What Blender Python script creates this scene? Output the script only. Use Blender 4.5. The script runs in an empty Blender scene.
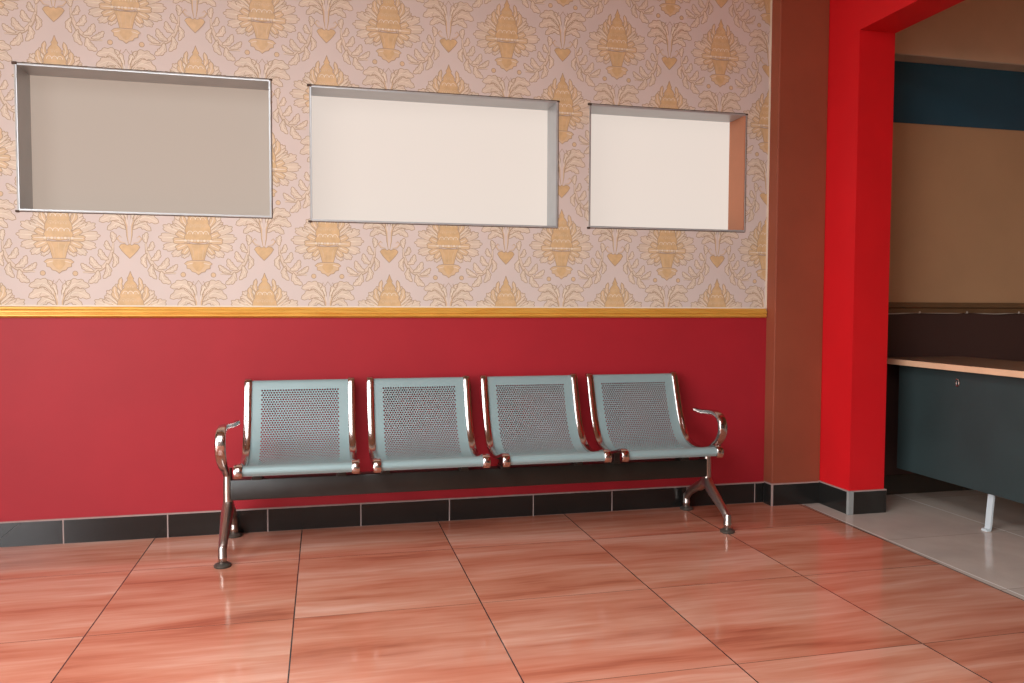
import bpy, bmesh, math, random
from mathutils import Vector, Matrix
from mathutils.geometry import tessellate_polygon
random.seed(7)
PI = math.pi
scene = bpy.context.scene
COL = scene.collection

# ------------------------------------------------------------------ materials
def srgb(r, g, b):
    f = lambda c: (c/255/12.92) if c/255 <= .04045 else ((c/255+.055)/1.055)**2.4
    return (f(r), f(g), f(b), 1)

class NT:
    """small helper that writes node trees"""
    def __init__(s, name):
        s.m = bpy.data.materials.new(name); s.m.use_nodes = True
        s.t = s.m.node_tree; s.n = s.t.nodes; s.l = s.t.links
        s.b = s.n['Principled BSDF']
    def set(s, sock, v):
        if hasattr(v, 'is_output'): s.l.new(v, sock)
        else: sock.default_value = v
    def inp(s, **k):
        for a, v in k.items(): s.set(s.b.inputs[a.replace('_', ' ')], v)
    def math(s, op, a, b=0.0, c=None):
        q = s.n.new('ShaderNodeMath'); q.operation = op
        s.set(q.inputs[0], a); s.set(q.inputs[1], b)
        if c is not None: s.set(q.inputs[2], c)
        return q.outputs[0]
    def pos(s):
        q = s.n.new('ShaderNodeNewGeometry'); x = s.n.new('ShaderNodeSeparateXYZ')
        s.l.new(q.outputs['Position'], x.inputs[0]); return q.outputs['Position'], x.outputs
    def comb(s, x, y, z):
        q = s.n.new('ShaderNodeCombineXYZ')
        for i, v in enumerate((x, y, z)): s.set(q.inputs[i], v)
        return q.outputs[0]
    def noise(s, vec=None, scale=5, detail=2, rough=.5, dist=0):
        q = s.n.new('ShaderNodeTexNoise')
        if vec is not None: s.l.new(vec, q.inputs['Vector'])
        q.inputs['Scale'].default_value = scale; q.inputs['Detail'].default_value = detail
        q.inputs['Roughness'].default_value = rough; q.inputs['Distortion'].default_value = dist
        return q.outputs['Fac']
    def ramp(s, f, stops, interp='LINEAR'):
        q = s.n.new('ShaderNodeValToRGB'); s.set(q.inputs[0], f); e = q.color_ramp.elements
        q.color_ramp.interpolation = interp
        while len(e) < len(stops): e.new(.5)
        for i, (p, c) in enumerate(stops): e[i].position = p; e[i].color = c
        return q.outputs[0]
    def mix(s, f, a, b):
        q = s.n.new('ShaderNodeMix'); q.data_type = 'RGBA'
        s.set(q.inputs[0], f); s.set(q.inputs[6], a); s.set(q.inputs[7], b)
        return q.outputs[2]
    def bump(s, h, strength=.2, dist=.002):
        q = s.n.new('ShaderNodeBump'); q.inputs['Strength'].default_value = strength
        q.inputs['Distance'].default_value = dist; s.set(q.inputs['Height'], h)
        s.l.new(q.outputs[0], s.b.inputs['Normal'])

def paint(name, c, rough=.5, var=.10, spec=.5, bump=.15, nscale=3.0, metal=0.0):
    k = NT(name); P, X = k.pos()
    d = tuple(v*(1-var) for v in c[:3])+(1,); l = tuple(min(1, v*(1+var)) for v in c[:3])+(1,)
    f = k.noise(P, nscale, 5, .6)
    k.inp(Base_Color=k.ramp(f, [(.3, d), (.7, l)]), Roughness=rough, Metallic=metal)
    k.set(k.b.inputs['Specular IOR Level'], spec)
    if bump: k.bump(k.noise(P, 55, 4, .6), bump, .002)
    return k.m

M = {}
M['wall_red'] = paint('red dado paint', (.335, .012, .020, 1), .5, .07, .35, .12, 2.2)
M['paper_bg'] = paint('wallpaper ground', (.595, .505, .455, 1), .6, .04, .3, .05, 2)
M['paper_leaf'] = paint('wallpaper pale leaf', (.615, .50, .385, 1), .5, .06, .4, 0, 20)
M['paper_leaf2'] = paint('wallpaper gold leaf', (.60, .43, .26, 1), .5, .06, .4, 0, 20)
M['paper_ochre'] = paint('wallpaper ochre', (.58, .39, .20, 1), .45, .12, .4, 0, 30)
M['paper_line'] = paint('wallpaper brown line', (.38, .27, .18, 1), .6, .05, .3, 0, 20)
M['paper_light'] = paint('wallpaper cream highlight', (.70, .61, .48, 1), .5, .05, .4, 0, 20)
M['pilaster'] = paint('brown pilaster paint', (.25, .058, .027, 1), .6, .09, .4, .15, 2.5)
M['red_gloss'] = paint('bright red paint', (.58, .006, .010, 1), .5, .05, .35, .12, 3)
M['beige_wall'] = paint('beige wall paint', (.44, .245, .125, 1), .6, .06, .4, .12, 2)
M['beam_lit'] = paint('beige beam lit tone', (.62, .41, .26, 1), .6, .08, .4, .12, 2)  # beige lightened to imitate the extra light on the beam face
M['dark_wall'] = paint('dark maroon wall paint', (.050, .021, .017, 1), .6, .06, .4, .1, 2)
M['brown_wood'] = paint('brown wooden rail', (.13, .065, .028, 1), .5, .15, .4, .05, 9)
M['soffit'] = paint('grey beam edge', (.46, .37, .28, 1), .7, .1, .3, .1, 5)
M['ceiling'] = paint('ceiling paint', (.36, .23, .14, 1), .8, .03, .3, 0, 2)
M['plain_wall'] = paint('greyish wall paint', (.16, .14, .125, 1), .8, .03, .3, 0, 2)
M['blue'] = paint('dark blue glazed band', (.018, .070, .105, 1), .22, .10, .5, .02, 1.2)
M['grout'] = paint('pinkish plaster edge', (.36, .26, .235, 1), .8, .1, .2, .2, 30)
M['base_tile'] = paint('black skirting tile', (.012, .011, .010, 1), .2, .12, .5, .03, 6)
M['corner_bead'] = paint('grey corner bead', (.25, .25, .24, 1), .5, .1, .4, .05, 20)
M['alu'] = paint('aluminium lining', (.45, .46, .465, 1), .38, .05, .5, .03, 8, .5)
M['alu_edge'] = paint('aluminium edge', (.40, .38, .35, 1), .5, .15, .4, .05, 30, .2)
M['rust'] = paint('dark rusty sealant', (.09, .06, .045, 1), .8, .3, .2, .1, 40)
M['reveal_brown'] = paint('brown reveal', (.40, .15, .075, 1), .6, .06, .4, .1, 6)  # brown for the right reveal of the smallest window
M['black_metal'] = paint('black beam paint', (.016, .014, .011, 1), .35, .25, .5, .08, 12)
M['rubber'] = paint('dark foot', (.075, .062, .05, 1), .4, .2, .5, .05, 30, .3)
M['desk_panel'] = paint('dark slate desk panel', (.026, .040, .040, 1), .55, .16, .4, .04, 3.5)
M['desk_top'] = paint('desk top wood', (.20, .105, .062, 1), .42, .10, .5, .03, 4)
M['desk_edge'] = paint('pale desk edge', (.72, .44, .27, 1), .45, .06, .5, .02, 8)
M['leg_metal'] = paint('pale grey desk leg', (.62, .68, .70, 1), .35, .05, .5, .02, 8, .2)
M['wire'] = paint('white wire', (.45, .38, .32, 1), .5, .05, .5, 0, 20)
M['seat'] = paint('pale blue-green seat paint', (.225, .305, .305, 1), .45, .04, .5, .02, 5, .08)
M['ground'] = paint('pavement', (.20, .185, .17, 1), .9, .1, .2, .1, 2)

def chrome(name, c, rough):
    k = NT(name); P, X = k.pos()
    f = k.noise(P, 22, 4, .6)
    k.inp(Base_Color=c, Metallic=1.0, Roughness=k.math('MULTIPLY_ADD', f, .10, rough))
    k.bump(k.noise(P, 90, 2), .03, .001)
    return k.m
M['chrome'] = chrome('chrome', (.58, .50, .475, 1), .13)
M['leg_cast'] = chrome('cast metal leg', (.50, .42, .375, 1), .27)

def gold():
    k = NT('gold moulding'); P, X = k.pos()
    v = k.comb(k.math('MULTIPLY', X[0], 1.5), X[1], k.math('MULTIPLY', X[2], 30))
    f = k.noise(v, 3, 4, .6)
    k.inp(Base_Color=k.ramp(f, [(.3, (.62, .29, .04, 1)), (.7, (.78, .44, .09, 1))]), Metallic=.3, Roughness=.34)
    return k.m
M['gold'] = gold()

def pane_mat(name, c, s):
    k = NT(name); P, X = k.pos()
    f = k.noise(P, .8, 1)
    k.inp(Base_Color=(.12, .105, .092, 1), Roughness=.6)
    k.set(k.b.inputs['Emission Color'], c); k.set(k.b.inputs['Emission Strength'], s)
    k.set(k.b.inputs['Specular IOR Level'], .1)
    return k.m

def floor_mat(name, x0, y0, T, kind):
    k = NT(name); P, X = k.pos()
    u = k.math('DIVIDE', k.math('SUBTRACT', X[0], x0), T); v = k.math('DIVIDE', k.math('SUBTRACT', X[1], y0), T)
    iu, iv = k.math('FLOOR', u), k.math('FLOOR', v); fu, fv = k.math('FRACT', u), k.math('FRACT', v)
    du = k.math('MULTIPLY', k.math('MINIMUM', fu, k.math('SUBTRACT', 1.0, fu)), T)
    dv = k.math('MULTIPLY', k.math('MINIMUM', fv, k.math('SUBTRACT', 1.0, fv)), T)
    gu = k.math('LESS_THAN', du, .0021 if kind == 'terra' else .0026)
    gv = k.math('LESS_THAN', dv, .0014)
    w = k.n.new('ShaderNodeTexWhiteNoise'); w.noise_dimensions = '2D'
    k.l.new(k.comb(iu, iv, 0), w.inputs['Vector'])
    sp = k.n.new('ShaderNodeSeparateColor'); k.l.new(w.outputs['Color'], sp.inputs[0])
    r1, r2, r3 = sp.outputs
    if kind == 'terra':
        wob = k.math('MULTIPLY', k.noise(k.comb(X[0], X[1], k.math('MULTIPLY', r2, 30)), 1.6, 2), .07)
        yy = k.math('ADD', X[1], wob)
        vec = k.comb(k.math('MULTIPLY_ADD', X[0], 1.1, k.math('MULTIPLY', r1, 20)),
                     k.math('MULTIPLY_ADD', yy, 6.8, k.math('MULTIPLY', r2, 20)), k.math('MULTIPLY', r3, 9))
        f1 = k.noise(vec, 1.0, 4, .55, .3)
        vec2 = k.comb(k.math('MULTIPLY_ADD', X[0], 2.2, k.math('MULTIPLY', r2, 20)),
                      k.math('MULTIPLY_ADD', yy, 34.0, k.math('MULTIPLY', r1, 20)), 3.0)
        f2 = k.noise(vec2, 1.0, 3, .6, .4)
        f = k.math('ADD', k.math('MULTIPLY', f1, .72), k.math('MULTIPLY', f2, .28))
        f = k.math('ADD', f, k.math('MULTIPLY', k.math('SUBTRACT', r3, .5), .05))
        c = k.ramp(f, [(.33, (.33, .097, .053, 1)), (.43, (.47, .165, .097, 1)), (.52, (.53, .222, .142, 1)),
                       (.61, (.59, .295, .205, 1)), (.72, (.67, .39, .30, 1))])
        c = k.mix(gu, c, (.045, .035, .032, 1)); c = k.mix(gv, c, (.12, .06, .04, 1))
        rough = k.math('MULTIPLY_ADD', k.noise(P, 6, 3), .07, .07)
    else:
        f = k.noise(k.comb(k.math('MULTIPLY_ADD', X[0], 3.0, k.math('MULTIPLY', r1, 20)), k.math('MULTIPLY', X[1], 3.0), r2), 1.2, 5, .6, .5)
        c = k.ramp(f, [(.3, (.50, .42, .36, 1)), (.7, (.60, .51, .44, 1))])
        c = k.mix(gu, c, (.88, .84, .78, 1)); c = k.mix(gv, c, (.30, .25, .21, 1))
        rough = k.math('MULTIPLY_ADD', k.noise(P, 6, 3), .06, .10)
    k.inp(Base_Color=c, Roughness=rough)
    k.set(k.b.inputs['Specular IOR Level'], .5)
    g = k.math('MAXIMUM', gu, gv)
    k.bump(k.math('SUBTRACT', k.math('MULTIPLY', k.noise(P, 2.5, 2), .25), g), .12, .002)
    return k.m
M['terra'] = floor_mat('terracotta floor tiles', 0.0, -.428, .6, 'terra')
M['beige_tile'] = floor_mat('beige floor tiles', 3.02, -.11, .6, 'beige')

# ------------------------------------------------------------------ mesh helpers
def link(name, bm, mats, parent=None, smooth=False, label=None):
    me = bpy.data.meshes.new(name); bm.to_mesh(me); bm.free()
    if not isinstance(mats, (list, tuple)): mats = [mats]
    for m in mats: me.materials.append(m)
    if smooth:
        for p in me.polygons: p.use_smooth = True
    o = bpy.data.objects.new(name, me); COL.objects.link(o)
    if parent: o.parent = parent
    if label: o['label'] = label
    return o
def struct(name, bm, mats, label, cat, parent=None, smooth=False):
    o = link(name, bm, mats, parent, smooth); o['kind'] = 'structure'
    if not parent: o['label'] = label; o['category'] = cat
    return o
def box(bm, x0, x1, y0, y1, z0, z1, mi=0, bevel=0.0, seg=2):
    r = bmesh.ops.create_cube(bm, size=1)
    bmesh.ops.scale(bm, vec=(x1-x0, y1-y0, z1-z0), verts=r['verts'])
    bmesh.ops.translate(bm, vec=((x0+x1)/2, (y0+y1)/2, (z0+z1)/2), verts=r['verts'])
    fs = {f for v in r['verts'] for f in v.link_faces}
    for f in fs: f.material_index = mi
    if bevel:
        es = list({e for v in r['verts'] for e in v.link_edges})
        q = bmesh.ops.bevel(bm, geom=es, offset=bevel, segments=seg, affect='EDGES', profile=.5)
        for f in q['faces']: f.material_index = mi
    return r['verts']
def catmull(P, n):
    P = [Vector(p) for p in P]; out = []
    Q = [P[0]*2-P[1]]+P+[P[-1]*2-P[-2]]
    for i in range(1, len(Q)-2):
        a, b, c, d = Q[i-1], Q[i], Q[i+1], Q[i+2]
        for k in range(n):
            t = k/n
            out.append(.5*((2*b)+(c-a)*t+(2*a-5*b+4*c-d)*t*t+(3*b-a-3*c+d)*t**3))
    out.append(P[-1].copy()); return out
def sweep_x(bm, path, section):
    """path: (y,z) points in the plane x = x0; section(i, t) -> list of (x, normal offset)"""
    rings = []
    n = len(path)
    for i, p in enumerate(path):
        a = path[max(i-1, 0)]; b = path[min(i+1, n-1)]
        t = (b-a).normalized(); nrm = Vector((-t[1], t[0]))
        rings.append([bm.verts.new((x, p[0]+nrm[0]*o, p[1]+nrm[1]*o)) for x, o in section(i, i/(n-1))])
    m = len(rings[0])
    for i in range(n-1):
        for j in range(m):
            bm.faces.new((rings[i][j], rings[i][(j+1) % m], rings[i+1][(j+1) % m], rings[i+1][j]))
    bm.faces.new(rings[0][::-1]); bm.faces.new(rings[-1])
    bmesh.ops.recalc_face_normals(bm, faces=bm.faces[:])
def tube(bm, P, R, n=14, sub=6):
    """round tube with changing radius through 3-D points"""
    pts = catmull(P, sub); rad = catmull([(r, 0, 0) for r in R], sub)
    rings = []; N = len(pts); ref = Vector((1, 0, 0))
    for i, p in enumerate(pts):
        t = (pts[min(i+1, N-1)]-pts[max(i-1, 0)]).normalized()
        if abs(t.dot(ref)) > .95: ref = Vector((0, 0, 1))
        a = (ref-t*ref.dot(t)).normalized(); b = t.cross(a)
        rings.append([bm.verts.new(p+(a*math.cos(2*PI*j/n)+b*math.sin(2*PI*j/n))*rad[i][0]) for j in range(n)])
    for i in range(N-1):
        for j in range(n):
            bm.faces.new((rings[i][j], rings[i][(j+1) % n], rings[i+1][(j+1) % n], rings[i+1][j]))
    bm.faces.new(rings[0][::-1]); bm.faces.new(rings[-1])
    bmesh.ops.recalc_face_normals(bm, faces=bm.faces[:])
def lathe(bm, cx, cy, prof, n=24):
    rings = [[bm.verts.new((cx+r*math.cos(2*PI*j/n), cy+r*math.sin(2*PI*j/n), z)) for j in range(n)] for r, z in prof]
    for i in range(len(prof)-1):
        for j in range(n):
            bm.faces.new((rings[i][j], rings[i][(j+1) % n], rings[i+1][(j+1) % n], rings[i+1][j]))
    bm.faces.new(rings[0][::-1]); bm.faces.new(rings[-1])
    bmesh.ops.recalc_face_normals(bm, faces=bm.faces[:])
def autosmooth(o, ang=35):
    me = o.data
    bm = bmesh.new(); bm.from_mesh(me)
    for f in bm.faces: f.smooth = True
    for e in bm.edges:
        if len(e.link_faces) == 2 and e.calc_face_angle(0) > math.radians(ang): e.smooth = False
    bm.to_mesh(me); bm.free()

# ------------------------------------------------------------------ key measures (metres)
XL, XR, YF, ZC = -1.9, 6.4, -6.2, 3.0      # room
PX0, PX1 = 2.852, 3.12                     # pilaster
CX0, CX1, CY = 3.12, 3.31, -.31           # red column
TZ0, TZ1 = .93, .975                       # gold rail
WIN = [(-.487, .482, 1.361, 1.939), (.648, 1.757, 1.352, 1.927), (1.917, 2.719, 1.357, 1.924)]
WD = .16                                   # window recess depth

# ------------------------------------------------------------------ shell
# back wall: cells of a grid, each its own paint, windows left open
bm = bmesh.new()
xs = sorted({XL, XR, 3.22} | {w[0] for w in WIN} | {w[1] for w in WIN})
zs = sorted({0, .95, .96, ZC, 1.935, 2.245} | {w[2] for w in WIN} | {w[3] for w in WIN})
for i in range(len(xs)-1):
    for j in range(len(zs)-1):
        xm, zm = (xs[i]+xs[i+1])/2, (zs[j]+zs[j+1])/2
        if any(w[0] < xm < w[1] and w[2] < zm < w[3] for w in WIN): continue
        if xm < 3.22: mi = 0 if zm < .95 else 1
        else: mi = 2 if zm < .96 else 3
        box(bm, xs[i], xs[i+1], 0, .2, zs[j], zs[j+1], mi)
struct('wall_back', bm, [M['wall_red'], M['paper_bg'], M['dark_wall'], M['beige_wall']],
       'long back wall, deep red below the gold rail and papered above it', 'wall')
WALL = bpy.data.objects['wall_back']

# unseen left, right, front walls and ceiling; doorway and roof opening sized for light
bm = bmesh.new()
box(bm, XL-.2, XL, -1.9, .2, 0, ZC); box(bm, XL-.2, XL, YF, -5.9, 0, ZC); box(bm, XL-.2, XL, -5.9, -1.9, 2.85, ZC)
struct('wall_left', bm, M['plain_wall'], 'greyish left wall around a wide open doorway', 'wall')
bm = bmesh.new(); box(bm, XR, XR+.2, YF, .2, 0, ZC)
struct('wall_right', bm, M['beige_wall'], 'beige far right wall of the side room', 'wall')
bm = bmesh.new()
box(bm, XL-.2, XR+.2, YF-.2, YF, 0, ZC)
struct('wall_front', bm, M['plain_wall'], 'greyish front wall facing the seating wall', 'wall')
bm = bmesh.new()
SKW, SKX, SKY = -1.0, 0.7, -2.0                       # unseen roof opening to the sky, placed and sized to balance the light
box(bm, XL-.2, XR+.2, SKY, .2, ZC, ZC+.15); box(bm, SKX, XR+.2, YF-.2, SKY, ZC, ZC+.15); box(bm, XL-.2, SKW, YF-.2, SKY, ZC, ZC+.15)
struct('ceiling', bm, M['ceiling'], 'plain dull ceiling over both rooms', 'ceiling')

# floor: terracotta and beige tile fields in one slab
bm = bmesh.new()
FX0, FX1 = 3.018, 2.985
def quad(bm, pts, mi):
    f = bm.faces.new([bm.verts.new(p) for p in pts]); f.material_index = mi
a0, a1 = (XL-.2, YF-.2), (XR+.2, .2)
e0 = (3.022, .2); e1 = (2.86, YF-.2)
quad(bm, [(a0[0], a0[1], 0), (e1[0], a0[1], 0), (e0[0], a1[1], 0), (a0[0], a1[1], 0)], 0)
quad(bm, [(e1[0], a0[1], 0), (a1[0], a0[1], 0), (a1[0], a1[1], 0), (e0[0], a1[1], 0)], 1)
g = bmesh.ops.extrude_face_region(bm, geom=bm.faces[:])
bmesh.ops.translate(bm, vec=(0, 0, -.1), verts=[v for v in g['geom'] if isinstance(v, bmesh.types.BMVert)])
bmesh.ops.recalc_face_normals(bm, faces=bm.faces[:])
struct('floor', bm, [M['terra'], M['beige_tile']], 'glossy floor of terracotta tiles meeting beige tiles at right', 'floor')
# dark joint line between the two floors
bm = bmesh.new()
p = [(3.0175, -.1), (2.868, YF)]
quad(bm, [(p[0][0]-.003, p[0][1], .0006), (p[1][0]-.003, p[1][1], .0006), (p[1][0]+.003, p[1][1], .0006), (p[0][0]+.003, p[0][1], .0006)], 0)
link('floor_joint', bm, M['rust'], bpy.data.objects['floor'])['kind'] = 'structure'
bm = bmesh.new(); box(bm, -30, 30, -30, 12, -.25, -.13)
struct('ground', bm, M['ground'], 'grey pavement outside the open doorway', 'ground')

# pilaster, column, beams
bm = bmesh.new(); box(bm, PX0, PX1, -.08, 0, 0, ZC, 0, .004, 2)
struct('pilaster', bm, M['pilaster'], 'flat brown pilaster at the right end of the papered wall', 'pilaster')
bm = bmesh.new()
box(bm, PX0-.009, PX0, -.004, 0, TZ1, ZC, 0); struct('trim_2', bm, M['paper_light'], 'thin pale paper edge where wallpaper meets the brown pilaster', 'trim')
bm = bmesh.new()
box(bm, CX0, CX1, CY, 0, 0, 2.265); box(bm, CX0, CX1, YF, 0, 2.265, ZC)
struct('column', bm, M['red_gloss'], 'bright red column carrying a red beam towards the viewer', 'column')
bm = bmesh.new()
box(bm, CX1, XR, -.105, 0, 2.250, 2.72, 0)
o = struct('wall_beam', bm, [M['beam_lit'], M['soffit']], 'beige beam across the side room above the dark blue band', 'beam')
bm = bmesh.new(); box(bm, CX1, XR, -.104, 0, 2.245, 2.251, 0)
struct('beam_edge', bm, M['soffit'], '', '', o)
bm = bmesh.new(); box(bm, CX1, XR, -.006, 0, 1.935, 2.245, 0)
struct('window_4', bm, M['blue'], 'dark blue transom band high on the side room wall', 'window')

# gold rail (profiled), white caulk line above it, brown rail of the side room
def rail(name, x0, x1, prof, m, label, cat):
    bm = bmesh.new()
    A = [bm.verts.new((x0, y, z)) for y, z in prof]; B = [bm.verts.new((x1, y, z)) for y, z in prof]
    n = len(prof)
    for i in range(n): bm.faces.new((A[i], A[(i+1) % n], B[(i+1) % n], B[i]))
    bm.faces.new(A[::-1]); bm.faces.new(B); bmesh.ops.recalc_face_normals(bm, faces=bm.faces[:])
    return struct(name, bm, m, label, cat)
prof = [(0, TZ1), (-.006, TZ1), (-.009, TZ1-.004), (-.009, TZ1-.009), (-.013, TZ1-.011), (-.017, TZ1-.017), (-.017, TZ1-.024),
        (-.012, TZ1-.027), (-.012, TZ1-.030), (-.016, TZ1-.033), (-.016, TZ1-.039), (-.010, TZ1-.042), (-.006, TZ0), (0, TZ0)]
t1 = rail('trim_1', XL, 2.846, prof, M['gold'], 'gold moulded dado rail between the wallpaper and the red paint', 'trim')
bm = bmesh.new(); box(bm, XL, 2.846, -.004, 0, TZ1, TZ1+.006); struct('caulk_line', bm, M['paper_light'], '', '', t1)
prof = [(0, 1.01), (-.02, 1.01), (-.024, 1.0), (-.024, .985), (-.012, .978), (-.012, .955), (0, .955)]
rail('trim_3', CX1, XR, prof, M['brown_wood'], 'brown wooden rail on the side room wall above the desk', 'trim')

# skirting: black tiles with pale joints and a plaster edge on top
def skirting(name, pts, joints, label, h=.098, th=.010, gm='grout'):
    """pts: wall line in plan, tiles lie on its -y / left side; joints: distances of tile joints along each leg"""
    bmg = bmesh.new(); tiles = bmesh.new()
    for (a, b), js in zip(zip(pts[:-1], pts[1:]), joints):
        a, b = Vector((*a, 0)), Vector((*b, 0)); d = (b-a); L = d.length; d.normalize()
        n = Vector((d.y, -d.x, 0))          # outwards (right-hand side of the walking direction)
        def bx(bm, s0, s1, t0, t1, z0, z1, bev=0):
            M4 = Matrix.Translation(a) @ Matrix(((d.x, n.x, 0, 0), (d.y, n.y, 0, 0), (0, 0, 1, 0), (0, 0, 0, 1)))
            vs = box(bm, s0, s1, t0, t1, z0, z1, 0, 0)
            bmesh.ops.transform(bm, matrix=M4, verts=vs)
        bx(bmg, 0, L+th*.9, 0, th-.0015, 0, h+.005)
        s = [0]+list(js)+[L+th]
        for s0, s1 in zip(s[:-1], s[1:]):
            bx(tiles, s0+.0028, s1-.0028, 0, th, .001, h)
    bmesh.ops.recalc_face_normals(tiles, faces=tiles.faces[:]); bmesh.ops.recalc_face_normals(bmg, faces=bmg.faces[:])
    o = struct(name, tiles, M['base_tile'], label, 'skirting')
    struct('grout', bmg, M[gm], '', '', o)
    return o
bj = [-1.54, -1.145, -.749, -.349, .051, .456, .854, 1.252, 1.649, 2.04, 2.43, 2.80]
bb = skirting('baseboard_back', [(XL, 0), (PX0, 0)], [[x-XL for x in bj]], 'row of black skirting tiles along the red wall behind the bench')
bm = bmesh.new(); vs = box(bm, -.085, .085, -.0112, -.0095, -.0022, .0022)
bmesh.ops.transform(bm, matrix=Matrix.Translation((-.575, 0, .042)) @ Matrix.Rotation(-math.radians(40), 4, 'Y'), verts=vs)
bmesh.ops.bisect_plane(bm, geom=bm.verts[:]+bm.edges[:]+bm.faces[:], plane_co=(0, 0, .097), plane_no=(0, 0, 1), clear_outer=True)
bmesh.ops.bisect_plane(bm, geom=bm.verts[:]+bm.edges[:]+bm.faces[:], plane_co=(0, 0, .002), plane_no=(0, 0, 1), clear_inner=True)
struct('cut_line', bm, M['black_metal'], '', '', bb)
skirting('baseboard_pilaster', [(PX0, -.02), (PX0, -.08), (PX1, -.08)], [[], []], 'black skirting tiles around the foot of the brown pilaster', .105)
cb = skirting('baseboard_column', [(CX0, -.08), (CX0, CY), (CX1, CY), (CX1, 0)], [[], [], []], 'black skirting tiles around the foot of the red column', .108)
bm = bmesh.new(); box(bm, CX0-.0115, CX0+.018, CY-.0115, CY+.004, 0, .112, 0, .002)
struct('corner_bead', bm, M['corner_bead'], '', '', cb)
skirting('baseboard_right', [(CX1+.01, 0), (XR, 0)], [[1.1+.385*i for i in range(5)]], 'black skirting tiles under the desk on the side room wall', gm='base_tile')  # joints blackened here to imitate the shade under the desk

# ------------------------------------------------------------------ windows in the papered wall
PANES = [pane_mat('dimmer frosted pane', srgb(206, 186, 170), 0.66),
         pane_mat('bright frosted pane', srgb(238, 224, 213), .84), pane_mat('bright frosted pane two', srgb(238, 224, 213), .84)]
WL = ['wide recessed window at left with the dimmer beige pane', 'widest recessed window, middle of the row of three above the bench',
      'smallest recessed window with a brown right reveal beside the pilaster']
for i, (x0, x1, z0, z1) in enumerate(WIN):
    bm = bmesh.new(); t = .0045
    box(bm, x0-.001, x1+.001, -.003, WD, z1-t, z1+.001, 0)
    box(bm, x0-.001, x1+.001, -.003, WD, z0-.001, z0+t, 0)
    box(bm, x0-.001, x0+t, -.003, WD, z0+t, z1-t, 0)
    box(bm, x1-t, x1+.001, -.003, WD, z0+t, z1-t, 2 if i == 2 else 0)
    e = .0042                                  # turned-out metal edge on the wall face
    for q in ((x0-e, x1+e, z1, z1+e*.6), (x0-e, x1+e, z0-e, z0), (x0-e, x0, z0, z1), (x1, x1+e, z0, z1)):
        box(bm, q[0], q[1], -.005, 0, q[2], q[3], 1)
    w = struct('window_%d' % (i+1), bm, [M['alu'], M['alu_edge'], M['reveal_brown']], WL[i], 'window')
    bm = bmesh.new(); box(bm, x0+t, x1-t, WD-.012, WD, z0+t, z1-t)
    struct('pane', bm, PANES[i], '', '', w)
    # dark sealant line round the edge, broken corner blobs
    bm = bmesh.new()
    box(bm, x0-e, x1+e, -.0035, 0, z1+e*.6, z1+e*.6+.004); box(bm, x1+e, x1+e+.003, -.0035, 0, z0-e, z1)
    box(bm, x0-e, x1+e, -.0035, 0, z0-e-.003, z0-e)
    for cx, cz, s in ((x0-.003, z1+.002, .010), (x0-.004, z0-.005, .008), (x1+.004, z1+.002, .007)):
        box(bm, cx-s, cx+s, -.007, 0, cz-s*.6, cz+s*.6, 0, .003)
    struct('sealant', bm, M['rust'], '', '', w)

# ------------------------------------------------------------------ wallpaper: embossed damask, cut round the windows
MATS = ['paper_bg', 'paper_leaf', 'paper_leaf2', 'paper_ochre', 'paper_line', 'paper_light']
LEAF, LEAF2, OCH, LINE, LIGHT = 1, 2, 3, 4, 5
shapes = []                                   # (points, material, layer) in pattern coordinates
def poly(pts, m, layer): shapes.append(([tuple(p) for p in pts], m, layer))
def stroke(pts, w, m, layer, taper=True):
    pts = [Vector(p) for p in pts]; n = len(pts); L, R = [], []
    for i, p in enumerate(pts):
        t = pts[min(i+1, n-1)]-pts[max(i-1, 0)]
        if t.length < 1e-7: t = Vector((1, 0))
        t.normalize(); nn = Vector((-t[1], t[0])); k = w/2
        if taper: k *= .35+.65*math.sin(PI*min(max(i/(n-1), .02), .98))
        L.append(p+nn*k); R.append(p-nn*k)
    for i in range(n-1): shapes.append(([tuple(L[i]), tuple(R[i]), tuple(R[i+1]), tuple(L[i+1])], m, layer))
def mir(pts): return [(-p[0], p[1]) for p in pts]
def leaf_outline(spine, W, lobes=4, depth=.4, peak=.55, sub=9):
    S = catmull(spine, sub); n = len(S); L, R = [], []
    for i, p in enumerate(S):
        t = i/(n-1); tan = (S[min(i+1, n-1)]-S[max(i-1, 0)]).normalized(); nn = Vector((-tan[1], tan[0]))
        e = math.sin(PI*t**(math.log(.5)/math.log(peak)))**.75 if 0 < t < 1 else 0
        sc = 1-depth*(1-abs(math.sin(lobes*PI*t)))
        w = W*e*sc
        off = tan*(W*.25*abs(math.sin(lobes*PI*t)))
        L.append(p+nn*w+off*e); R.append(p-nn*w+off*e)
    return L+R[::-1][1:-1] if True else None, S
def leaf(spine, W, m, layer, lobes=4, depth=.4, peak=.55, vein=True, line=.0026, both=True):
    for s in ((1, -1) if both else (1,)):
        sp = [(p[0]*s, p[1]) for p in spine]
        o, S = leaf_outline(sp, W, lobes, depth, peak)
        poly(o, m, layer)
        c = o+[o[0]]
        stroke(c, line, LINE, layer+1, False)
        if vein: stroke(S[1:-1], .0028, LIGHT, layer+2)
        # small side veins
        for k in range(2, len(S)-3, 5):
            q = o[k+1]; a = S[max(k-2, 0)]
            stroke([a, (a+q)*.5, a.lerp(q, .85)], .0016, LINE, layer+2)

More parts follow.
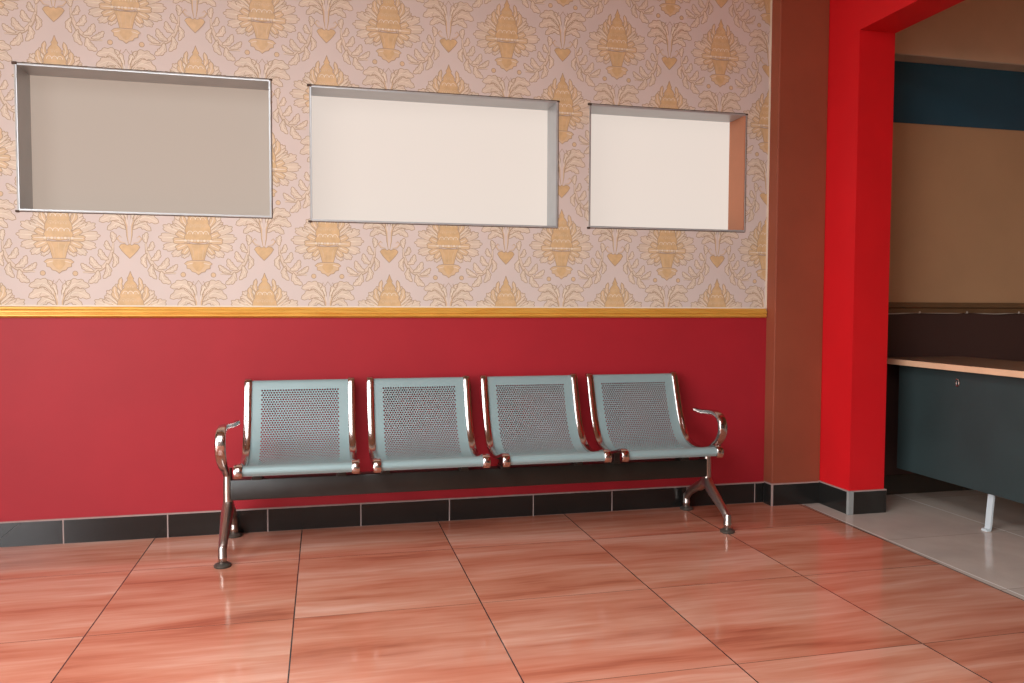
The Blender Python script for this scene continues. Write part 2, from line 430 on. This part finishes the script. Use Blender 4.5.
# -- flower (origin at its waist)
def fan(cx, cz, side, a0, a1, radii, r0, majors, minors, m, layer):
    """scalloped acanthus fan: radii are equally spaced from angle a0 to a1"""
    N = 90; out = []
    for i in range(N+1):
        t = i/N; a = math.radians(a0+(a1-a0)*t); q = t*(len(radii)-1); k = min(int(q), len(radii)-2)
        r = radii[k]+(radii[k+1]-radii[k])*(q-k)
        r *= 1-.30*(1-abs(math.sin(majors*PI*t))**.45)
        r *= 1-.07*(1-abs(math.sin(minors*PI*t)))
        out.append((cx+side*r*math.cos(a), cz+r*math.sin(a)))
    inner = [(cx+side*r0*math.cos(math.radians(a)), cz+r0*math.sin(math.radians(a))) for a in (a1, (a0+a1)/2, a0)]
    poly(out+inner, m, layer); stroke(out+inner+[out[0]], .0026, LINE, layer+1, False)
    for i in range(1, majors):
        t = i/majors; a = math.radians(a0+(a1-a0)*t); q = t*(len(radii)-1); k = min(int(q), len(radii)-2)
        r = (radii[k]+(radii[k+1]-radii[k])*(q-k))*.72
        stroke([(cx+side*r0*math.cos(a), cz+r0*math.sin(a)), (cx+side*r*.6*math.cos(a-.04), cz+r*.6*math.sin(a-.04)), (cx+side*r*math.cos(a), cz+r*math.sin(a))], .0026, LINE, layer+1)
    for i in range(majors):
        t = (i+.5)/majors; a = math.radians(a0+(a1-a0)*t); q = t*(len(radii)-1); k = min(int(q), len(radii)-2)
        r = (radii[k]+(radii[k+1]-radii[k])*(q-k))*.88
        stroke([(cx+side*(r0+.01)*math.cos(a), cz+(r0+.01)*math.sin(a)), (cx+side*r*.6*math.cos(a+.03), cz+r*.6*math.sin(a+.03)), (cx+side*r*math.cos(a), cz+r*math.sin(a))], .0042, LIGHT, layer+2)
        for d in (-.07, .07):
            stroke([(cx+side*r*.35*math.cos(a+d*.6), cz+r*.35*math.sin(a+d*.6)), (cx+side*r*.6*math.cos(a+d), cz+r*.6*math.sin(a+d)), (cx+side*r*.85*math.cos(a+d*1.5), cz+r*.85*math.sin(a+d*1.5))], .0018, LEAF2, layer+2)
for s in (1, -1):
    fan(.012*s, .006, s, -72, 58, [.076, .100, .118, .134, .144, .142, .126, .104], .030, 6, 18, LEAF, 1)
    fan(.022*s, .030, s, 10, 84, [.086, .098, .104, .110], .020, 3, 9, LEAF, 0)
    fan(.014*s, .000, s, -62, 40, [.070, .082, .088, .078], .030, 4, 8, LEAF2, 4)
# shoulders beside the body
leaf([(.030, .045), (.058, .085), (.060, .125)], .014, LEAF2, 4, 3, .35)
leaf([(.020, .085), (.040, .120), (.034, .160)], .011, LEAF2, 4, 3, .3)
half = [(0, .185), (.007, .165), (.013, .155), (.010, .148), (.021, .135), (.027, .122), (.024, .116), (.036, .103), (.043, .085), (.040, .078),
        (.049, .062), (.052, .042), (.047, .034), (.055, .018), (.050, .004)]
body = half+[(.030, -.004), (0, -.008)]+mir([(.030, -.004)])+mir(half[::-1])[:-1]
poly(body, OCH, 7); stroke(body+[body[0]], .0024, LINE, 8, False)
for r, (z, w) in enumerate(((.030, .042), (.060, .038), (.090, .030), (.118, .018))):
    k = 4 if r < 2 else (3 if r == 2 else 2)
    for i in range(k):
        cx = (i-(k-1)/2)*2*w/k; q = w/k
        arc = [(cx+q*math.cos(PI*j/6), z+q*1.25*math.sin(PI*j/6)) for j in range(7)]
        stroke(arc, .0024, LEAF2 if r % 2 else LIGHT, 9, False)
        poly([(cx-.004, z+q*.3), (cx, z+q*.85), (cx+.004, z+q*.3), (cx, z-.004)], LEAF2, 9)
for i in range(9):
    cx = (i-4)*.0125; poly([(cx+.006*math.cos(2*PI*j/8), .003+.0045*math.sin(2*PI*j/8)) for j in range(8)], LIGHT if i % 2 == 0 else LEAF, 10)
stroke([(-.056, -.006), (-.02, -.011), (.02, -.011), (.056, -.006)], .004, LINE, 10, True)
st = [(.046, -0.0104), (.036, -0.0305), (.030, -0.0539), (.024, -0.0783), (.030, -0.0887)]
stem = st+[(0, -0.0922)]+mir(st[::-1])
poly(stem, OCH, 7); stroke(stem+[stem[0]], .0022, LINE, 8, False)
for s in (-1, 1): stroke([(.030*s, -0.0139), (.020*s, -0.0391), (.016*s, -0.0740)], .004, LEAF2, 9)
stroke([(0, -0.0139), (0, -0.0783)], .004, LEAF2, 9)
cal = [(.026, -0.0800), (.044, -0.0835), (.056, -0.0940), (.046, -0.1009), (.046, -0.1131), (.032, -0.1166), (.026, -0.1270), (.012, -0.1305)]
calx = cal+[(0, -0.1409)]+mir(cal[::-1])
poly(calx, LEAF2, 11); stroke(calx+[calx[0]], .0026, LINE, 12, False)
poly([(.022, -0.0853), (.024, -0.1027), (.010, -0.1218), (0, -0.1270), (-.010, -0.1218), (-.024, -0.1027), (-.022, -0.0853)], OCH, 13)
for s in (-1, 1): stroke([(.02*s, -0.0905), (.034*s, -0.0940), (.046*s, -0.0974)], .003, LIGHT, 13)
# -- heart with stalks and spray, half a repeat to the side
def H(pts): return [(p[0]+.265, p[1]-.012) for p in pts]
def Hleaf(sp, *a, **k):
    for s in (1, -1):
        leaf(H([(p[0]*s, p[1]) for p in sp]), *a, both=False, **k)
ht = [(0, -.064), (.016, -.048), (.030, -.032), (.040, -.016), (.032, -.006), (.018, -.004), (.008, -.010), (0, -.004)]
heart = H(ht+mir(ht[::-1])[1:-1])
poly(heart, OCH, 7); stroke(heart+[heart[0]], .0024, LINE, 8, False)
for s in (1, -1):
    stroke(H([(.004*s, -.004), (.009*s, .03), (.010*s, .07), (.020*s, .105)]), .006, LEAF2, 5)
    stroke(H([(.004*s, -.004), (.011*s, .03), (.013*s, .07), (.024*s, .105)]), .0022, LINE, 6)
    stroke(H([(.014*s, .0), (.034*s, .004), (.046*s, .018), (.038*s, .028), (.030*s, .020)]), .0042, LEAF2, 6)
    stroke(H([(.014*s, -.003), (.036*s, .0), (.050*s, .018), (.038*s, .031), (.028*s, .022)]), .002, LINE, 7)
Hleaf([(.012, .055), (.044, .078), (.084, .052)], .018, LEAF, 3, 4, .35)
Hleaf([(.014, .072), (.060, .108), (.114, .086)], .023, LEAF, 3, 5, .35)
Hleaf([(.014, .090), (.055, .142), (.112, .132)], .022, LEAF, 3, 5, .35)
Hleaf([(.008, .095), (.020, .130), (.044, .158)], .011, LEAF, 3, 3, .4)
crown = H([(-.028, .135), (-.020, .158), (-.012, .144), (0, .162), (.012, .144), (.020, .158), (.028, .135)])
stroke(crown, .0032, LINE, 8, False)
for s in (1, -1): stroke(H([(.026*s, .135), (.012*s, .11), (.004*s, .07)]), .004, LIGHT, 8)
# -- garlands that sweep from each heart to the spray below the flower
garl = [(.062, .000), (.068, -.045), (.090, -.090), (.130, -.118), (.178, -.122)]
for s in (1, -1):
    gs = H([(p[0]*s, p[1]) for p in garl])
    stroke(catmull(gs, 5), .019, LINE, 1); stroke(catmull(gs, 5), .0155, LEAF, 2); stroke(catmull(H([((p[0]-.004)*s, p[1]-.004) for p in garl]), 5), .0024, LINE, 3)
    for sp, w in (([(.064, .0), (.060, .022), (.068, .045)], .013), ([(.066, -.03), (.084, -.016), (.088, .008)], .012), ([(.080, -.07), (.104, -.056), (.114, -.026)], .014),
                  ([(.105, -.105), (.134, -.090), (.148, -.058)], .015), ([(.135, -.118), (.166, -.106), (.184, -.086)], .012),
                  ([(.066, -.04), (.052, -.070), (.064, -.102)], .012), ([(.088, -.085), (.082, -.118), (.102, -.148)], .014), ([(.120, -.113), (.128, -.146), (.158, -.166)], .016)):
        leaf(H([(p[0]*s, p[1]) for p in sp]), w, LEAF, 3, 4, .32, .5, both=False)
    bc = Vector(H([(.206*s, -.128)])[0])
    poly([(bc[0]+.010*math.cos(2*PI*j/10), bc[1]+.010*math.sin(2*PI*j/10)) for j in range(10)], LEAF2, 4)
    stroke([(bc[0]+.010*math.cos(2*PI*j/10), bc[1]+.010*math.sin(2*PI*j/10)) for j in range(11)], .0024, LINE, 5, False)

# one motif as triangles
mv, mf = [], []
for si, (pts, m, layer) in enumerate(shapes):
    b = len(mv); y = -.0011-.00010*layer-(si % 37)*.0000025
    mv += [(p[0], y, p[1]) for p in pts]
    if len(pts) == 4 and m is not None and False: pass
    for tri in tessellate_polygon([[Vector((p[0], p[1], 0)) for p in pts]]): mf.append((tuple(b+i for i in tri), m))
PW, PH, PX, PZ = .5315, .626, .187, 1.250      # repeat and phase
WZ1 = ZC
V, F, MI = [], [], []
for row in range(-2, 7):
    zc = PZ+row*PH/2
    for col in range(-5, 7):
        xc = PX+col*PW+(PW/2 if row % 2 else 0)
        if xc < XL-.3 or xc > 3.2 or zc > 2.85: continue
        b = len(V)
        V += [(v[0]+xc, v[1], v[2]+zc) for v in mv]
        for t, m in mf: F.append(tuple(b+i for i in t)); MI.append(m)
X0, X1, Z0, Z1 = XL+.001, PX0-.006, TZ1+.004, WZ1-.002
# drop motif triangles that lie wholly outside the paper or inside a window before cutting
keepF, keepM = [], []
for f, m in zip(F, MI):
    xa = [V[i][0] for i in f]; za = [V[i][2] for i in f]
    if max(xa) < X0 or min(xa) > X1 or max(za) < Z0 or min(za) > Z1: continue
    if any(min(xa) > w[0] and max(xa) < w[1] and min(za) > w[2] and max(za) < w[3] for w in WIN): continue
    keepF.append(f); keepM.append(m)
me = bpy.data.meshes.new('wallpaper'); me.from_pydata(V, [], keepF)
me.polygons.foreach_set('material_index', keepM)
bm = bmesh.new(); bm.from_mesh(me)
bmesh.ops.delete(bm, geom=[v for v in bm.verts if not v.link_faces], context='VERTS')
cuts = [(X0, 'x'), (X1, 'x'), (Z0, 'z'), (Z1, 'z')]
for w in WIN: cuts += [(w[0]-.004, 'x'), (w[1]+.004, 'x'), (w[2]-.004, 'z'), (w[3]+.003, 'z')]
for c, ax in cuts:
    k = 0 if ax == 'x' else 2
    fs = [f for f in bm.faces if min(v.co[k] for v in f.verts) < c < max(v.co[k] for v in f.verts)]
    if not fs: continue
    geom = set(fs)
    for f in fs: geom.update(f.edges); geom.update(f.verts)
    bmesh.ops.bisect_plane(bm, geom=list(geom), plane_co=(c, 0, 0) if ax == 'x' else (0, 0, c), plane_no=(1, 0, 0) if ax == 'x' else (0, 0, 1))
def gone(f):
    c = f.calc_center_median(); x, z = c.x, c.z
    if x < X0 or x > X1 or z < Z0 or z > Z1: return True
    return any(w[0]-.004 < x < w[1]+.004 and w[2]-.004 < z < w[3]+.003 for w in WIN)
bmesh.ops.delete(bm, geom=[f for f in bm.faces if gone(f)], context='FACES')
# paper sheet itself (thin, with window cut-outs), same mesh
gx = sorted({X0, X1} | {w[0]-.004 for w in WIN} | {w[1]+.004 for w in WIN}); gz = sorted({Z0, Z1} | {w[2]-.004 for w in WIN} | {w[3]+.003 for w in WIN})
for i in range(len(gx)-1):
    for j in range(len(gz)-1):
        xm, zm = (gx[i]+gx[i+1])/2, (gz[j]+gz[j+1])/2
        if any(w[0]-.004 < xm < w[1]+.004 and w[2]-.004 < zm < w[3]+.003 for w in WIN): continue
        box(bm, gx[i], gx[i+1], -.001, 0, gz[j], gz[j+1], 0)
for f in bm.faces:
    f.normal_update()
    if abs(f.normal.y) > .9 and f.normal.y > 0 and f.material_index: f.normal_flip()
wp = struct('wallpaper', bm, [M[k] for k in MATS], '', '', WALL)

# ------------------------------------------------------------------ the bench
bench = bpy.data.objects.new('waiting_bench', None); COL.objects.link(bench)
bench.location = (1.36, -.25, 0)
bench['label'] = 'four-seat metal waiting bench with chrome arms against the red wall'; bench['category'] = 'bench'
BX, BY = 1.36, -.25
def bpart(name, bm, m, parent=None, ang=35, label=None):
    o = link(name, bm, m, parent or bench, True, label); autosmooth(o, ang)
    return o
def shift(bm, dx=-BX, dy=-BY, dz=0): bmesh.ops.translate(bm, vec=(dx, dy, dz), verts=bm.verts[:])

bm = bmesh.new(); box(bm, .335, 2.395, -.285, -.225, .208, .290, 0, .004, 2); shift(bm)
bpart('beam', bm, M['black_metal'], label='black steel beam under the seats')

# profile of a seat in (y, z): top of the back -> crease -> pan -> front lip
prof = catmull([(-.035, .650), (-.044, .662), (-.060, .649), (-.086, .577), (-.122, .484), (-.166, .410), (-.222, .366), (-.290, .350), (-.370, .354),
                (-.440, .370), (-.488, .384), (-.512, .380), (-.520, .364), (-.512, .350)], 8)
cum = [0]
for i in range(1, len(prof)): cum.append(cum[-1]+(prof[i]-prof[i-1]).length)
TOT = cum[-1]
def at(s):
    s = min(max(s, 0), TOT)
    for i in range(1, len(cum)):
        if cum[i] >= s: break
    t = (s-cum[i-1])/(cum[i]-cum[i-1]) if cum[i] > cum[i-1] else 0
    p = prof[i-1].lerp(prof[i], t); return p
def seat_bm():
    """perforated sheet: every hole is a real opening"""
    bm = bmesh.new(); HW = .200; px, pr = .0108, .0100
    s_a, s_b = .062, TOT-.135                 # rows between these arc lengths
    nr = int((s_b-s_a)/pr); nc = int(.325/px); x_a = -nc*px/2
    def P(x, s): p = at(s); return (x, p[0], p[1])
    def q(pts): bm.faces.new([bm.verts.new(P(*p)) for p in pts])
    def strip(x0, x1, s0, s1, n):
        for i in range(n):
            a, b = s0+(s1-s0)*i/n, s0+(s1-s0)*(i+1)/n; q([(x0, a), (x1, a), (x1, b), (x0, b)])
    s_e = s_a+nr*pr
    strip(-HW, HW, 0, s_a, 12); strip(-HW, HW, s_e, TOT, 22)
    for r in range(nr):
        a, b = s_a+r*pr, s_a+(r+1)*pr; m = (a+b)/2; o = (px/2 if r % 2 else 0)
        q([(-HW, a), (x_a+o, a), (x_a+o, b), (-HW, b)])
        n_here = nc-(1 if r % 2 else 0)
        xe = x_a+o+n_here*px
        q([(xe, a), (HW, a), (HW, b), (xe, b)])
        R = .0040; K = 8
        for c in range(n_here):
            x0 = x_a+o+c*px; x1 = x0+px; xm = (x0+x1)/2
            ring = [bm.verts.new(P(xm+R*math.cos(PI/4*k+PI/8), m+R*math.sin(PI/4*k+PI/8))) for k in range(8)]
            cs = [bm.verts.new(P(*p)) for p in ((x1, b), (x0, b), (x0, a), (x1, a))]
            # ring 0,1 | 2 .. upper etc. : corners at 45, 135, 225, 315 deg sit between ring pairs (0,1),(2,3),(4,5),(6,7)
            for k in range(4):
                bm.faces.new((cs[k], ring[(2*k+1) % 8], ring[2*k]))
                bm.faces.new((cs[k], cs[(k+1) % 4], ring[(2*k+2) % 8], ring[2*k+1]))
    bmesh.ops.remove_doubles(bm, verts=bm.verts[:], dist=.0002)
    bmesh.ops.recalc_face_normals(bm, faces=bm.faces[:])
    return bm
SEAT_X = [.600, 1.108, 1.615, 2.118]
def rail_bm(side):
    bm = bmesh.new(); x = side*.2135; w = .0145
    P = prof[4:]
    def sec(i, t):
        k = 1.0
        o0, o1 = -.010, .006
        return [(x-w, o0+.002), (x-w+.003, o0), (x+w-.003, o0), (x+w, o0+.002), (x+w, o1-.003), (x+w-.004, o1), (x-w+.004, o1), (x-w, o1-.003)]
    sweep_x(bm, P, sec); return bm
def bracket_bm(side):
    bm = bmesh.new(); x = side*.165
    box(bm, x-.020, x+.020, -.290, -.222, .288, .300, 0, .002)
    box(bm, x-.014, x+.014, -.300, -.215, .298, .349, 0, .002)
    return bm
seat0 = None; kids = []
for i, sx in enumerate(SEAT_X):
    loc = Vector((sx-BX, -BY, 0))
    if seat0 is None:
        seat0 = link('seat', seat_bm(), M['seat'], bench, False)
        md = seat0.modifiers.new('thickness', 'SOLIDIFY'); md.thickness = .0016; md.offset = 0
        for s in (-1, 1):
            o = link('side_rail', rail_bm(s), M['chrome'], seat0, True); autosmooth(o, 40); kids.append(o)
            o['label'] = 'chrome side rail'
        for s in (-1, 1):
            o = link('bracket', bracket_bm(s), M['black_metal'], seat0, False); kids.append(o)
        seat0.location = loc
    else:
        c = seat0.copy(); COL.objects.link(c); c.parent = bench; c.location = loc
        for kd in kids:
            d = kd.copy(); COL.objects.link(d); d.parent = c

# end legs: post, two spread branches, ankles; feet are sub-parts
def leg_bm(x):
    bm = bmesh.new()
    tube(bm, [(x, -.255, .335), (x, -.258, .27), (x, -.260, .21), (x, -.256, .165)], [.0165, .0185, .0185, .024], 16)
    tube(bm, [(x, -.252, .205), (x, -.285, .165), (x, -.355, .125), (x, -.425, .086), (x, -.452, .062)], [.018, .024, .021, .017, .0155], 16)
    tube(bm, [(x, -.264, .205), (x, -.215, .160), (x, -.145, .128), (x, -.085, .092), (x, -.056, .062)], [.018, .023, .020, .0165, .0150], 16)
    for y in (-.455, -.052):
        lathe(bm, x, y, [(.0125, .010), (.0155, .014), (.0155, .030), (.0168, .032), (.0168, .037), (.0155, .039), (.0155, .074), (.012, .080)])
    return bm
for x in (.322, 2.408):
    bm = leg_bm(x); shift(bm); L = bpart('leg', bm, M['leg_cast'], ang=50, label='brownish cast metal leg')
    for y in (-.455, -.052):
        bm = bmesh.new(); lathe(bm, x, y, [(.030, .0), (.032, .003), (.032, .008), (.026, .013), (.013, .018)]); shift(bm)
        bpart('foot', bm, M['rubber'], L, 40)
# arm rests: chrome strap that rises from the post, bows forward and curls back
arm = catmull([(-.250, .300), (-.300, .330), (-.370, .365), (-.428, .405), (-.452, .450), (-.440, .492), (-.395, .514), (-.330, .513), (-.260, .506), (-.190, .506)], 7)
for sx, s in ((.318, 1), (2.380, -1)):
    bm = bmesh.new()
    def sec(i, t):
        w = .012+.008*math.sin(PI*min(1, t*1.15)); h = .0095+.0025*math.sin(PI*t)
        return [(sx+w*math.copysign(abs(math.cos(a))**.6, math.cos(a)), h*math.copysign(abs(math.sin(a))**.6, math.sin(a))) for a in [2*PI*j/16 for j in range(16)]]
    sweep_x(bm, arm, sec)
    if s == 1:
        for v in bm.verts: v.co.x += .035*max(0, min(1, (v.co.y+.43)/.24))**1.3 if v.co.z > .44 else 0
    shift(bm); bpart('armrest', bm, M['chrome'], ang=60, label='chrome curved armrest')

# ------------------------------------------------------------------ the desk in the side room
desk = bpy.data.objects.new('desk', None); COL.objects.link(desk); desk.location = (3.73, -.9, 0)
desk['label'] = 'dark slate desk with a pale-edged wooden top behind the red column'; desk['category'] = 'desk'
DX, DY = 3.73, -.9
def dpart(name, bm, m, parent=None, label=None):
    bmesh.ops.translate(bm, vec=(-DX, -DY, 0), verts=bm.verts[:])
    return link(name, bm, m, parent or desk, False, label)
DZ = .725
bm = bmesh.new(); box(bm, 3.478, 3.985, -1.80, -.014, DZ-.026, DZ, 0, .002); top = dpart('tabletop', bm, M['desk_top'])
bm = bmesh.new(); box(bm, 3.470, 3.478, -1.80, -.014, DZ-.027, DZ+.0005, 0, .0015)
dpart('edge_band', bm, M['desk_edge'], top, 'pale wooden edge band')
bm = bmesh.new(); box(bm, 3.530, 3.548, -1.72, -.125, .168, DZ-.026, 0, .002); pn = dpart('front_panel', bm, M['desk_panel'])
for y in (-1.72, -.145):
    bm = bmesh.new(); box(bm, 3.548, 3.93, y, y+.018, .168, DZ-.026, 0, .002); dpart('end_panel', bm, M['desk_panel'])
bm = bmesh.new()
pts = [(3.5265+.006*math.cos(a), -.51+.012*math.cos(a), .640+.016*math.sin(a)) for a in [PI*.35+PI*1.3*j/10 for j in range(11)]]
tube(bm, [(3.5265, p[1], p[2]) for p in pts], [.0035]*len(pts), 8, 2)
lathe(bm, 3.526, -.505, [(.002, .632), (.004, .634), (.004, .644), (.002, .646)], 10)
dpart('lock', bm, M['chrome'], pn, 'small chrome lock')
for (lx, ly, s) in ((3.552, -.685, 1), (3.552, -1.55, 1), (3.905, -.685, -1), (3.905, -1.55, -1)):
    bm = bmesh.new()
    w = .015
    P = [(lx+.012*s, .180), (lx+.004*s, .10), (lx-.002*s, .016), (lx-.006*s, .006), (lx-.024*s, .005)]
    A = []
    for k, (x, z) in enumerate(P):
        dx, dz = (.0045, 0) if k < 3 else ((.004, -.003) if k == 3 else (0, -.005))
        A.append([bm.verts.new((x-dx*s, ly-w, z-dz if k < 3 else z+.004)), bm.verts.new((x-dx*s, ly+w, z-dz if k < 3 else z+.004)),
                  bm.verts.new((x+dx*s, ly+w, z+dz if k < 3 else z-.005)), bm.verts.new((x+dx*s, ly-w, z+dz if k < 3 else z-.005))])
    for a, b in zip(A[:-1], A[1:]):
        for j in range(4): bm.faces.new((a[j], a[(j+1) % 4], b[(j+1) % 4], b[j]))
    bm.faces.new(A[0][::-1]); bm.faces.new(A[-1]); bmesh.ops.recalc_face_normals(bm, faces=bm.faces[:])
    dpart('leg', bm, M['leg_metal'], label='pale grey metal leg')

# ------------------------------------------------------------------ white wire clipped below the brown rail
clips = [3.33, 3.74, 4.035, 4.37, 4.70]
pts = []
for a, b in zip(clips[:-1], clips[1:]):
    for k in range(6):
        t = k/6; pts.append((a+(b-a)*t, -.008, .958-.006*math.sin(PI*t)-.002*math.sin(a*9+t*5)))
pts.append((clips[-1], -.008, .958))
bm = bmesh.new(); tube(bm, pts, [.0027]*len(pts), 8, 2)
cable = link('cable', bm, M['wire'], None, True)
cable['label'] = 'thin white wire clipped along the wall under the brown rail'; cable['category'] = 'wire'
for x in clips[1:]:
    bm = bmesh.new(); box(bm, x-.006, x+.006, -.014, 0, .952, .964, 0, .003); link('clip', bm, M['wire'], cable)

# ------------------------------------------------------------------ light: daylight through the doorway (left) and the unseen roof opening
w = bpy.data.worlds.new('sky'); scene.world = w; w.use_nodes = True
bg = w.node_tree.nodes['Background']; bg.inputs['Color'].default_value = (.93, .97, 1.0, 1); bg.inputs['Strength'].default_value = 10.0
def portal(name, loc, rot, sx, sy):
    l = bpy.data.lights.new(name, 'AREA'); l.shape = 'RECTANGLE'; l.size = sx; l.size_y = sy; l.energy = 1; l.cycles.is_portal = True
    o = bpy.data.objects.new(name, l); COL.objects.link(o); o.location = loc; o.rotation_euler = rot; o['kind'] = 'helper'
portal('doorway_daylight', (XL-.1, -3.9, 1.425), (0, -PI/2, 0), 2.85, 4.0)
portal('open_roof_daylight', ((SKW+SKX)/2, (YF+SKY)/2, ZC+.1), (0, 0, 0), SKX-SKW, SKY-YF)

# ------------------------------------------------------------------ camera
f, pit, rol, yaw, cx, cy, cz = 795.6567, .0454, .0038, .2334, .6953, -3.5785, .9866
fwd = Vector((math.sin(yaw)*math.cos(pit), math.cos(yaw)*math.cos(pit), -math.sin(pit)))
right = Vector((math.cos(yaw), -math.sin(yaw), 0)); up = right.cross(fwd)
r2 = right*math.cos(rol)+up*math.sin(rol); u2 = -right*math.sin(rol)+up*math.cos(rol)
cam = bpy.data.cameras.new('camera'); co = bpy.data.objects.new('camera', cam); COL.objects.link(co)
cam.sensor_width = 36; cam.lens = f*36/1024; cam.clip_start = .02
m = Matrix((r2, u2, -fwd)).transposed().to_4x4(); m.translation = (cx, cy, cz); co.matrix_world = m
scene.camera = co
vs = scene.view_settings
scene.display_settings.display_device = 'sRGB'
vs.view_transform = 'Standard'; vs.look = 'None'; vs.gamma = 1; vs.use_curve_mapping = False; vs.exposure = 0.0
scene.cycles.use_denoising = True
scene.cycles.max_bounces = 10; scene.cycles.diffuse_bounces = 6
